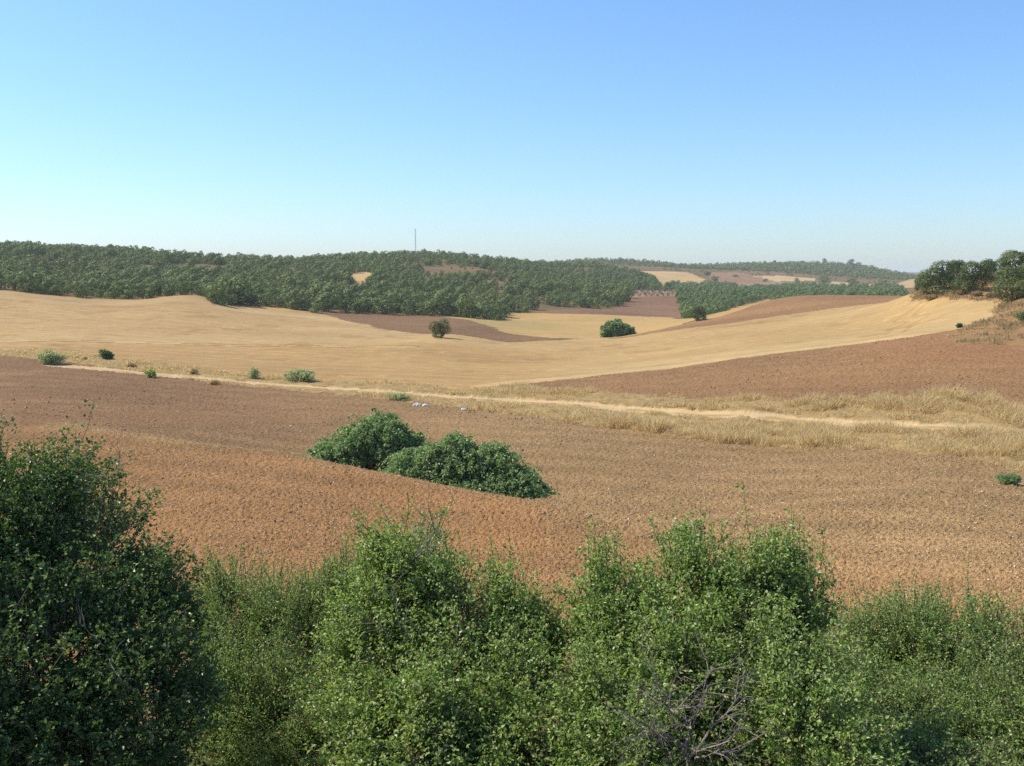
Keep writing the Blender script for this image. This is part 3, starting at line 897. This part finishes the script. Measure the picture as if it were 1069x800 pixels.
BG = 'bramble mounds on the terrace edge'
c = at(388, 54)
bush('bramble', 'steep dark green bramble mound, left and taller of the two on the terrace edge', 'bramble', c,
     [(0.1, 0, 1.3, 2.0, 2.2, 2.05), (-1.5, -.2, .5, 1.9, 1.8, 1.35), (1.5, .2, .8, 1.3, 1.8, 1.5), (2.3, -.8, .3, 1.1, 1.4, 1.0), (-2.6, .3, .1, 1.2, 1.2, .75)], 50000, .15, M_LEAF_BRAMBLE, 201, BG, nsub=22, sprays=420)
c = at(490, 47)
bush('bramble', 'long spreading bramble mound, right and lower of the two on the terrace edge', 'bramble', c,
     [(-2.3, .8, .6, 1.7, 1.7, 1.5), (-.6, .4, 1.0, 1.7, 1.7, 1.65), (.9, .1, .85, 1.6, 1.6, 1.5), (1.9, -.6, .4, 1.2, 1.4, 1.05), (2.6, -1.2, .05, 1.0, 1.1, .7), (-3.2, 1.3, .2, 1.2, 1.2, .9), (0.6, -1.2, .2, 2.0, 1.0, .8)], 68000, .14, M_LEAF_BRAMBLE, 202, BG, nsub=22, sprays=620)
# bushes and weeds by the track
def small(px, py, w_px, h_px, name, label, cat, mat, seed, ll, n, rh=None, **k):
    c = spot(px, py, rh); s = math.hypot(c[0], c[1]) / FOC
    w, h = w_px * s * .56, h_px * s
    g = np.random.default_rng(seed)
    bl = [(0, 0, h * .42, w * .8, w * .7, h * .6)] + [(g.uniform(-.5, .5) * w, g.uniform(-.4, .4) * w, h * g.uniform(.25, .5), w * .5, w * .5, h * .48) for _ in range(3)]
    return bush(name, label, cat, c, bl, n, ll, mat, seed, **k)


small(52, 380, 30, 13, 'bush', 'low spreading green bush at the plough edge, far left', 'bush', M_WEED, 211, .22, 2500)
small(110, 375.5, 15, 11, 'bush', 'small dark round bush standing in the dry verge at left', 'bush', M_LEAF_OAK, 212, .2, 1800)
small(157, 394, 14, 9, 'weed', 'little bright green weed clump beside the track at left', 'weed', M_LEAF_LIGHT, 213, .16, 700)
small(312, 399, 34, 15, 'tall_weed', 'pale green feathery weed clump between the left stubble and the track', 'weed', M_WEED, 214, .22, 2200)
small(415, 418, 30, 8, 'weed', 'dull olive weed clump in the verge above the brambles', 'weed', M_WEED, 215, .15, 1100)
small(264, 396, 16, 13, 'weed', 'thin pale weed left of the feathery clump', 'weed', M_WEED, 216, .18, 700)
small(1053, 506, 28, 11, 'bush', 'low gray green bush at the foot of the dry grass, far right', 'bush', M_LEAF_BRAMBLE, 217, .07, 3000)
small(1001, 342.5, 7, 5, 'bush', 'tiny dark bush on the edge of the stubble below the right knoll', 'bush', M_LEAF_OAK, 218, .16, 500)
for i, (px, py, w, h) in enumerate(((136, 385, 12, 7), (88, 378, 9, 6), (202, 391, 10, 7), (225, 402, 13, 6))):
    small(px, py, w, h, 'dry_tuft', ['brown dry tuft left of the little green weed', 'brown dry tuft just left of the dark round bush', 'brown dry tuft beyond the track, left of the feathery weed', 'brown dry tuft before the track, right of the little green weed'][i], 'dry tuft', M_STRAW, 230 + i, .2, 420)


# ------------------------------------------------------------------ trees
def crown_geo(g, n, card, nb=9, shape=(1, 1, .85), low=.08):
    """crown of unit radius about (0,0,1), as cards on the surface of many lobes"""
    C_ = rand_dir(nb, g) * g.uniform(.25, .66, (nb, 1)) * np.array(shape) ; C_[:, 2] += .95
    C_[:, 2] = np.maximum(C_[:, 2], .3)
    C_[:3, 2] = .42; C_[:3, :2] *= 1.15
    Rb = g.uniform(.34, .56, nb)
    b = g.choice(nb, n, p=Rb ** 2 / (Rb ** 2).sum())
    d = norm(g.normal(size=(n, 3)) + np.array([0, 0, .25]))
    P = C_[b] + d * Rb[b][:, None] * g.uniform(.75, 1.08, (n, 1))
    dd = np.linalg.norm(P[:, None] - C_[None], axis=2) / Rb[None]
    dd[np.arange(n), b] = 9
    ok = dd.min(1) > .72
    P, d = P[ok], d[ok]
    V, F = cards(P, norm(d + g.normal(0, .22, d.shape)), card * g.uniform(.6, 1.25, len(P)), g)
    rad = np.percentile(np.hypot(V[:, 0], V[:, 1]), 93)
    V[:, :2] /= rad
    z0, z1 = np.percentile(V[:, 2], 2), np.percentile(V[:, 2], 98.5)
    V[:, 2] = low + (V[:, 2] - z0) / (z1 - z0) * (1.85 - low)
    return V, F, np.repeat(g.random(nb)[b[ok]], 4)


def trunk_geo(g, h=.75, r=.075, limbs=4):
    out = Geo()
    z = np.linspace(0, 1, 6)[:, None]
    p = np.concatenate([z * 0 + g.normal(0, .03, (6, 1)) * z, z * 0 + g.normal(0, .03, (6, 1)) * z, z * h], 1)
    out.add(*tubes(p[None], np.linspace(r, r * .55, 6)[None], 6))
    for k in range(limbs):
        j = 2 + k % 3; th = k * 2.4 + g.uniform(0, .6)
        e = p[j] + np.array([math.cos(th) * .5, math.sin(th) * .5, .45 + .1 * k])
        m = (p[j] + e) / 2 + np.array([0, 0, -.08])
        u = np.linspace(0, 1, 5)[:, None]
        out.add(*tubes(((1 - u) ** 2 * p[j] + 2 * u * (1 - u) * m + u * u * e)[None], np.linspace(r * .5, r * .15, 5)[None], 5))
    return out.get()


class Kind:
    """a tree kind: shared crown and trunk meshes, copied per tree"""
    def __init__(s, name, mat, variants, n, card, **k):
        s.name, s.protos, s.i = name, [], 0
        for v in range(variants):
            g = np.random.default_rng(1000 + v * 7 + len(name))
            V, F, t = crown_geo(g, n, card, **k)
            s.protos.append((s.data('crown', V, F, mat, t), s.data('trunk', *trunk_geo(g), M_BARK)))

    def data(s, nm, V, F, mat, t=None):
        o = mesh(nm, V, F, mat, None, [('tint', 'FLOAT', t)] if t is not None else None)
        me = o.data; bpy.data.objects.remove(o); return me

    def place(s, c, width, hgt, label, cat, group, seed):
        g = np.random.default_rng(seed)
        cm, tm = s.protos[seed % len(s.protos)]
        root = empty(s.name, c, label, cat, group)
        rot = g.uniform(0, 6.28)
        for nm, me in (('crown', cm), ('trunk', tm)):
            o = bpy.data.objects.new(nm, me); COL.objects.link(o); o.parent = root
            o.scale = (width / 2, width / 2, hgt / 1.85); o.rotation_euler = (0, 0, rot)
        return root


OAK = Kind('holm_oak', M_CROWN, 7, 1000, .19)
M_CROWN_DARK = leaf_material('knoll_crown', [(0, (.055, .08, .026)), (.5, (.095, .125, .038)), (1, (.16, .185, .06))], .6, .25, .25, True)
OAK_FINE = Kind('holm_oak', M_CROWN_DARK, 4, 13000, .085, nb=16, low=-.05)
GREEN = Kind('holm_oak', M_CROWN_GREEN, 4, 800, .18)
OLIVE = Kind('olive_tree', M_OLIVE, 3, 200, .3, low=.4)

# single trees in the fields
def single(kind, px, py, w_px, h_px, label, cat, seed, rh=None, group=None):
    c = spot(px, py, rh); s = math.hypot(c[0], c[1]) / FOC
    c[2] -= .1
    return kind.place(c, w_px * s, h_px * s, label, cat, group, seed)


OAKM = Kind('holm_oak', M_CROWN_DARK, 2, 6000, .11, nb=12, low=.05)
single(OAKM, 461, 353, 22, 19.5, 'small round oak standing alone in the left stubble, shadow to its right', 'tree', 302)
c = spot(643, 351.5, 236); s = math.hypot(c[0], c[1]) / FOC
bush('round_bush', 'wide dome shaped green bush at the edge of the right stubble slope', 'bush', c,
     [(0, 0, 1.2, 16 * s, 14 * s, 13 * s), (-8 * s, 0, .8, 10 * s, 9 * s, 11 * s), (9 * s, -.3, .7, 10 * s, 9 * s, 9 * s), (15 * s, 0, .3, 5 * s, 5 * s, 5 * s)], 12000, .5, M_LEAF_BRAMBLE, 305)
single(OAKM, 728, 335.5, 19, 16, 'dark round oak standing in front of the green wood corner', 'tree', 303, 385)
# right knoll
KG = 'oaks along the right knoll'
for i, (px, py, w, h, r, lb) in enumerate((
        (977, 306, 38, 39, 172, 'broad gray green oak at the left end of the knoll row'),
        (1011, 303, 34, 35, 166, 'oak with a jagged top, just right of the broad end oak on the knoll'),
        (994, 302, 22, 28, 182, 'small oak half hidden between the broad end oak and the jagged one'),
        (1033, 303, 26, 28, 176, 'low round oak in the dip of the knoll row'),
        (1052, 309, 40, 35, 150, 'leafy green oak near the right edge, lowest foliage on the knoll'),
        (1086, 309, 52, 41, 146, 'tallest oak on the knoll, cut by the right edge'),
        (1062, 300, 36, 34, 178, 'oak behind the leafy green one at the right edge'),
        (962, 309, 20, 18, 186, 'smallest bushy oak leaning out at the left foot of the knoll'))):
    c = at(px, r); s = r / FOC
    zb = CZ + unproj(px, py)[1] * r
    OAK_FINE.place((c[0], c[1], c[2] - .25), w * s * 1.05, (h * s * .80 + max(0, zb - c[2])), lb, 'tree', KG, 320 + i)
SG = 'low bushes on the dry bank'
for i, (px, py, w, h, rh, lb, mt) in enumerate((
        (1066, 336, 16, 11, 135, 'dark green bush low on the bank at the right edge', M_LEAF_OAK), (1046, 322, 12, 6, 150, 'brown bush at the corner of the stubble on the bank', M_SCRUB),
        (972, 313, 16, 6, 200, 'low brown bush at the left toe of the bank', M_SCRUB), (985, 307, 14, 6, 175, 'olive green bush under the broad end oak', M_WEED),
        (1020, 309, 13, 5, 165, 'brown bush in the middle of the upper bank', M_SCRUB), (1035, 311, 11, 5, 160, 'brown bush right of the middle one on the upper bank', M_SCRUB),
        (1058, 315, 13, 6, 148, 'straw brown bush beneath the leafy green oak', M_SCRUB), (1003, 308, 10, 5, 170, 'brown bush left of the middle one on the upper bank', M_SCRUB))):
    small(px, py, w, h, 'bank_bush', lb, 'bush', mt, 340 + i, .16, 900, rh, group=SG)

# the oak wood
def visible_first(T):
    """keep flags for trees seen from the photograph's position, nearest first; T rows x, y, z, width, height"""
    order = np.argsort(np.hypot(T[:, 0], T[:, 1]))
    cols = np.full(3000, 9e9)
    azs = np.linspace(-.6, .7, 3000)
    size = np.zeros(len(T))
    for i in order:
        x_, y_, z_, w_, h_ = T[i]
        r_ = math.hypot(x_, y_); a_ = math.atan2(x_, y_)
        j0, j1 = np.searchsorted(azs, [a_ - .4 * w_ / r_, a_ + .4 * w_ / r_])
        if j1 <= j0: continue
        top = -(z_ + h_ * .95 - CZ) / r_; bot = -(z_ + .15 * h_ - CZ) / r_
        seg = cols[j0:j1]
        size[i] = (np.clip(np.minimum(seg, bot) - top, 0, None)).sum() * FOC * FOC * (azs[1] - azs[0])
        cols[j0:j1] = np.minimum(seg, top)
    return size


def forest():
    g = np.random.default_rng(77)
    T = []
    for (n, r0, r1, a0, a1, w0, sp) in ((48000, 285, 900, -.56, .50, 4.0, 3.0), (22000, 900, 2300, -.1, .45, 5.0, 3.9)):
        a = g.uniform(a0, a1, n); r = np.sqrt(g.uniform(r0 ** 2, r1 ** 2, n))
        x, y = np.sin(a) * r, np.cos(a) * r
        lab, _ = classify(x, y)
        px = a / .9259 * 1000
        dens = .06 + 1.2 * sstep(.36, .54, fbm(x * .020, y * .020, 71, 4))
        # scrubby openings seen on the hillside
        def opening(pxc, pyc, sx, sy, s):
            ac, tc = unproj(pxc, pyc)
            z = height(x, y); t = (z - CZ) / r
            return 1 - min(1., s * 1.07) * np.exp(-((a - ac) * FOC / sx) ** 2 - ((t - tc) * FOC / sy) ** 2)
        dens = dens * opening(475, 285, 48, 9, .93) * opening(40, 275, 60, 9, .85) * opening(570, 293, 22, 3, .8) * opening(120, 285, 40, 5, .6) * opening(310, 290, 30, 4, .5) * opening(660, 279, 40, 4, .6)
        dens = np.where(r > 1250, np.maximum(dens, .55), dens)
        dens = np.where((r > 880) & (r < 1250) & (a > .08), dens * .12, dens)
        dens = np.where((r < 500) & (a < .125), np.maximum(dens, .8), dens)
        dens *= opening(371, 301, 26, 8, .97)
        op = np.clip(dens, 0, 1)
        ok = (lab == N_WOOD) & (g.random(n) < dens)
        # nothing on the back slopes right of the green wood in the near hollow
        ok &= ~((r < 400) & (a > .20)) & ~((a > .36) & (r < 880)) & ~((r > 960) & (a < .02))
        ok &= ~((r < 420) & (a > .02) & (a < .165))
        x, y, a, r, op = x[ok], y[ok], a[ok], r[ok], op[ok]
        # thin to a minimum spacing
        cell = {}
        keep = []
        for i in range(len(x)):
            k = (int(x[i] // sp), int(y[i] // sp))
            bad = False
            for dx in (-1, 0, 1):
                for dy in (-1, 0, 1):
                    for j in cell.get((k[0] + dx, k[1] + dy), ()):
                        if (x[i] - x[j]) ** 2 + (y[i] - y[j]) ** 2 < sp * sp: bad = True
            if not bad:
                cell.setdefault(k, []).append(i); keep.append(i)
        x, y, op = x[keep], y[keep], op[keep]
        z = height(x, y)
        w = w0 * np.exp(np.clip(g.normal(0, .28, len(x)), -.55, .45)) * np.where((np.arctan2(x, y) > .145) & (w0 < 4.5), .88, 1) * (.38 + .62 * sstep(.05, .4, op))
        rr_ = np.hypot(x, y); px_ = PW / 2 + np.tan(np.arctan2(x, y)) * FOC
        w = w * np.where((np.abs(px_ - 238) < 24) & (rr_ < 345), 1.5, np.where((rr_ < 385) & (px_ > 330) & (px_ < 560), 1.25, 1))
        h = w * g.uniform(.70, .95, len(x))
        T.append(np.stack([x, y, z - .2, w, h], 1))
    T = np.concatenate(T)
    a = np.arctan2(T[:, 0], T[:, 1]); r = np.hypot(T[:, 0], T[:, 1])
    # larger edge trees
    edge = np.zeros(len(T), bool)
    size = visible_first(T)
    vis = size > .4
    print('trees', len(T), 'visible', vis.sum())
    cand = np.nonzero(vis & (r < 900))[0]
    big = cand[np.argsort(-size[cand])][:255]
    isbig = np.zeros(len(T), bool); isbig[big] = True
    for i in big:
        px = PW / 2 + math.tan(a[i]) * FOC
        if a[i] > .145:
            kind, where = GREEN, 'green oak in the valley wood behind the brown hilltop field'
        else:
            kind = OAK
            seg = ('at the stubble end farthest left', 'over the left stubble', 'by the jutting corner', 'over the narrow fallow strip', 'near the valley stubble', 'behind the valley brown field')[
                int(np.digitize(px, [80, 205, 300, 440, 540]))]
            where = 'holm oak in the ' + ('front row' if r[i] < 360 + 100 * (px > 540) else 'depth') + ' of the wood ' + seg
        kind.place(tuple(T[i, :3]), T[i, 3] * 1.05, T[i, 4] * 1.05, where, 'tree', 'oaks of the wooded hillside' if kind is OAK else 'oaks of the valley wood', int(i))
    rest = ~isbig & ((size > .02) | (g.random(len(T)) < .5))
    protos = []
    for v in range(8):
        gg = np.random.default_rng(500 + v)
        protos.append([crown_geo(gg, nn, cd, nb=7) for nn, cd in ((420, .24), (170, .36))])
    for nm, lb, sel, lod in (('oak_wood', 'dense mass of holm oaks covering the hillside', rest & (r < 900) & (a <= .145), 0),
                             ('valley_wood', 'green mass of trees filling the valley behind the hilltop field', rest & (r < 900) & (a > .145), 0),
                             ('ridge_wood', 'dark woodland on the distant ridge', rest & (r >= 900), 1)):
        G = Geo(); tint = []
        for i in np.nonzero(sel)[0]:
            V, F, t = protos[i % 8][lod]
            th = g.uniform(0, 6.28); c_, s_ = math.cos(th), math.sin(th)
            W = np.stack([(V[:, 0] * c_ - V[:, 1] * s_) * T[i, 3] / 2 + T[i, 0], (V[:, 0] * s_ + V[:, 1] * c_) * T[i, 3] / 2 + T[i, 1], V[:, 2] * T[i, 4] / 1.85 + T[i, 2]], 1)
            G.add(W, F); tint.append(t * .55 + g.random() * .9)
        if G.n == 0: print('no trees', nm); continue
        V, F = G.get()
        print(nm, sel.sum(), len(F))
        o = mesh(nm, V, F, M_CROWN_GREEN if nm == 'valley_wood' else M_CROWN, None, [('tint', 'FLOAT', np.concatenate(tint))])
        tag(o, lb, None, None, 'stuff')


forest()
# trees one can single out farther off
for i, (px, py, w, h, r, lb) in enumerate((
        (884, 279, 9, 8, 1650, 'broad dark tree alone on the distant ridge top'), (857, 277.5, 6, 7, 1650, 'tall narrow tree on the distant ridge, left of the broad dark one'),
        (892, 280, 6, 6, 1650, 'round tree close right of the broad dark ridge tree'), (805, 277, 4, 5, 1650, 'tiny lone tree on the left part of the distant ridge'),
        (906, 282, 5, 5, 1650, 'small tree where the distant ridge starts to fall away'),
        (856, 296, 12, 9, 1000, 'dark oak among the thin yellow strips below the ridge'), (886, 300, 14, 9, 900, 'bushy oak at the left tip of the thin yellow field'),
        (919, 301, 10, 7, 900, 'dark bushy tree at the right tip of the thin yellow field'), (736, 287, 8, 4, 1000, 'low dark tree between the far golden and pink fields'),
        (744, 294, 9, 6, 900, 'dark tree at the lower corner of the far golden field'), (696, 301, 8, 7, 720, 'round tree left of the valley wood, below the far golden field'),
        (765, 291, 6, 3, 1040, 'dark shrub on the pink field edge'), (796, 294, 7, 3, 1010, 'dark shrub at the left end of the yellow strip'), (829, 293, 6, 3, 1020, 'dark shrub midway along the yellow strip'))):
    c = at(px, r); s = r / FOC
    zb = CZ + unproj(px, py)[1] * r
    OAK.place((c[0], c[1], c[2] - .3), w * s, h * s + np.clip(zb - c[2], 0, 4), lb, 'tree', None, 400 + i)
OG = 'small olive trees in rows by the gravel path'
k = 0
for row, (y0, y1) in enumerate(((305.5, 306.5), (308, 308.6), (310, 310))):
    for j in range(8):
        px = 658 + j * 6 + row * 2 + rng.uniform(-1, 1)
        if px > 702: continue
        c = spot(px, y0 + (y1 - y0) * j / 8, 560); s = math.hypot(c[0], c[1]) / FOC
        OLIVE.place(tuple(c), 4.6 * s, 4.2 * s, ['small olive tree in the back row next to the gravel path', 'small olive tree in the middle row', 'small olive tree in the front row by the brown field'][row], 'olive tree', OG, 600 + k); k += 1

# ------------------------------------------------------------------ radio mast on the wooded hill
c = at(435, 720); s = 720 / FOC
mast = empty('radio_mast', c, 'slim gray lattice mast rising above the wooded hilltop', 'mast')
top = CZ + unproj(435, 239)[1] * 720 - c[2]
G = Geo(); H = Geo()
legs = [np.array([math.cos(t) * .42, math.sin(t) * .42]) for t in (0.3, 2.4, 4.5)]
for p in legs:
    G.add(*tubes(np.array([[[p[0], p[1], -.5], [p[0] * .9, p[1] * .9, top * .5], [p[0] * .7, p[1] * .7, top]]]), np.full((1, 3), .08), 5))
nz = 24
for i in range(nz):
    z0, z1 = top * i / nz, top * (i + 1) / nz
    for j in range(3):
        p, q = legs[j] * (1 - .3 * i / nz), legs[(j + 1) % 3] * (1 - .3 * i / nz)
        H.add(*tubes(np.array([[[p[0], p[1], z0], [(p[0] + q[0]) / 2, (p[1] + q[1]) / 2, (z0 + z1) / 2], [q[0], q[1], z1]]]), np.full((1, 3), .045), 4))
mesh('mast_leg', *G.get(), M_METAL, mast); mesh('brace', *H.get(), M_METAL, mast)

# ------------------------------------------------------------------ litter at the plough edge
for i, (px, py, sz, lb) in enumerate(((435, 424, .26, 'crumpled white plastic scrap at the plough edge above the brambles'), (444, 424, .2, 'smaller pale plastic scrap just right of the crumpled white one'), (484, 428, .17, 'white plastic scrap lying alone at the plough edge'))):
    c = spot(px, py); g = np.random.default_rng(900 + i)
    n = 9
    gx, gy = np.meshgrid(np.linspace(-1, 1, n), np.linspace(-1, 1, n))
    ed = np.maximum(np.abs(gx), np.abs(gy))
    V = np.stack([gx * sz * (1.3 - .3 * g.random(gx.shape)), gy * sz * (1 - .3 * g.random(gx.shape)), sz * (.75 * (1 - ed ** 2) + .35 * g.random(gx.shape)) + .01], -1).reshape(-1, 3)
    I = np.arange(n * n).reshape(n, n)
    F = np.stack([I[:-1, :-1], I[:-1, 1:], I[1:, 1:], I[1:, :-1]], -1).reshape(-1, 4)
    o = mesh('plastic_scrap', V, F, M_PLASTIC); o.location = c
    tag(o, lb, 'litter', 'plastic scraps at the plough edge')

# ------------------------------------------------------------------ air
HAZE = 1.35e-4
zmin, zmax = -6.0, CZ + 45
hx = 9600.0
V = np.array([[sx * hx, sy * hx, z] for z in (zmin, zmax) for sy in (-1, 1) for sx in (-1, 1)], float)
F = np.array([[0, 2, 3, 1], [4, 5, 7, 6], [0, 1, 5, 4], [2, 6, 7, 3], [0, 4, 6, 2], [1, 3, 7, 5]])
m, nt, N, ln = new_mat('air')
out = N('ShaderNodeOutputMaterial'); pv = N('ShaderNodeVolumePrincipled', ins={'Color': (.92, .96, 1, 1), 'Density': HAZE, 'Anisotropy': .0})
ln(pv.outputs[0], out.inputs['Volume'])
hz = mesh('haze', V, F, m); tag(hz, None, None, None, 'stuff')

# ------------------------------------------------------------------ light
w = bpy.data.worlds.new('World'); scene.world = w; w.use_nodes = True
nt = w.node_tree
sky = nt.nodes.new('ShaderNodeTexSky'); sky.sky_type = 'NISHITA'; sky.sun_disc = False
sky.sun_elevation = SUN_EL; sky.sun_rotation = SUN_AZ % (2 * math.pi)
sky.altitude = 0; sky.air_density = 1.1; sky.dust_density = .5; sky.ozone_density = 10.0
bg = nt.nodes['Background']; bg.inputs['Strength'].default_value = .146
nt.links.new(sky.outputs[0], bg.inputs['Color'])
sl = bpy.data.lights.new('sun', 'SUN'); sl.energy = 5.0; sl.angle = math.radians(.53); sl.color = (1, .93, .78)
so = bpy.data.objects.new('sun', sl); COL.objects.link(so)
so.location = (0, 0, 80)
from mathutils import Vector
dirv = Vector((math.sin(SUN_AZ) * math.cos(SUN_EL), math.cos(SUN_AZ) * math.cos(SUN_EL), math.sin(SUN_EL)))
so.rotation_euler = dirv.to_track_quat('Z', 'Y').to_euler()

cam = bpy.data.cameras.new('camera'); co = bpy.data.objects.new('camera', cam); COL.objects.link(co)
co.location = (0, 0, CZ); co.rotation_euler = (math.pi / 2 - PITCH, 0, 0)
cam.sensor_width = 36; cam.lens = 36 * FOC / PW; cam.clip_start = .05; cam.clip_end = 30000
scene.camera = co

scene.view_settings.view_transform = 'Standard'; scene.view_settings.look = 'None'
scene.view_settings.exposure = .4; scene.view_settings.gamma = 1; scene.view_settings.use_curve_mapping = False
cy = scene.cycles
cy.max_bounces = 5; cy.diffuse_bounces = 3; cy.glossy_bounces = 2; cy.transmission_bounces = 3; cy.volume_bounces = 0; cy.transparent_max_bounces = 4
cy.use_denoising = False
print('SCENE DONE')
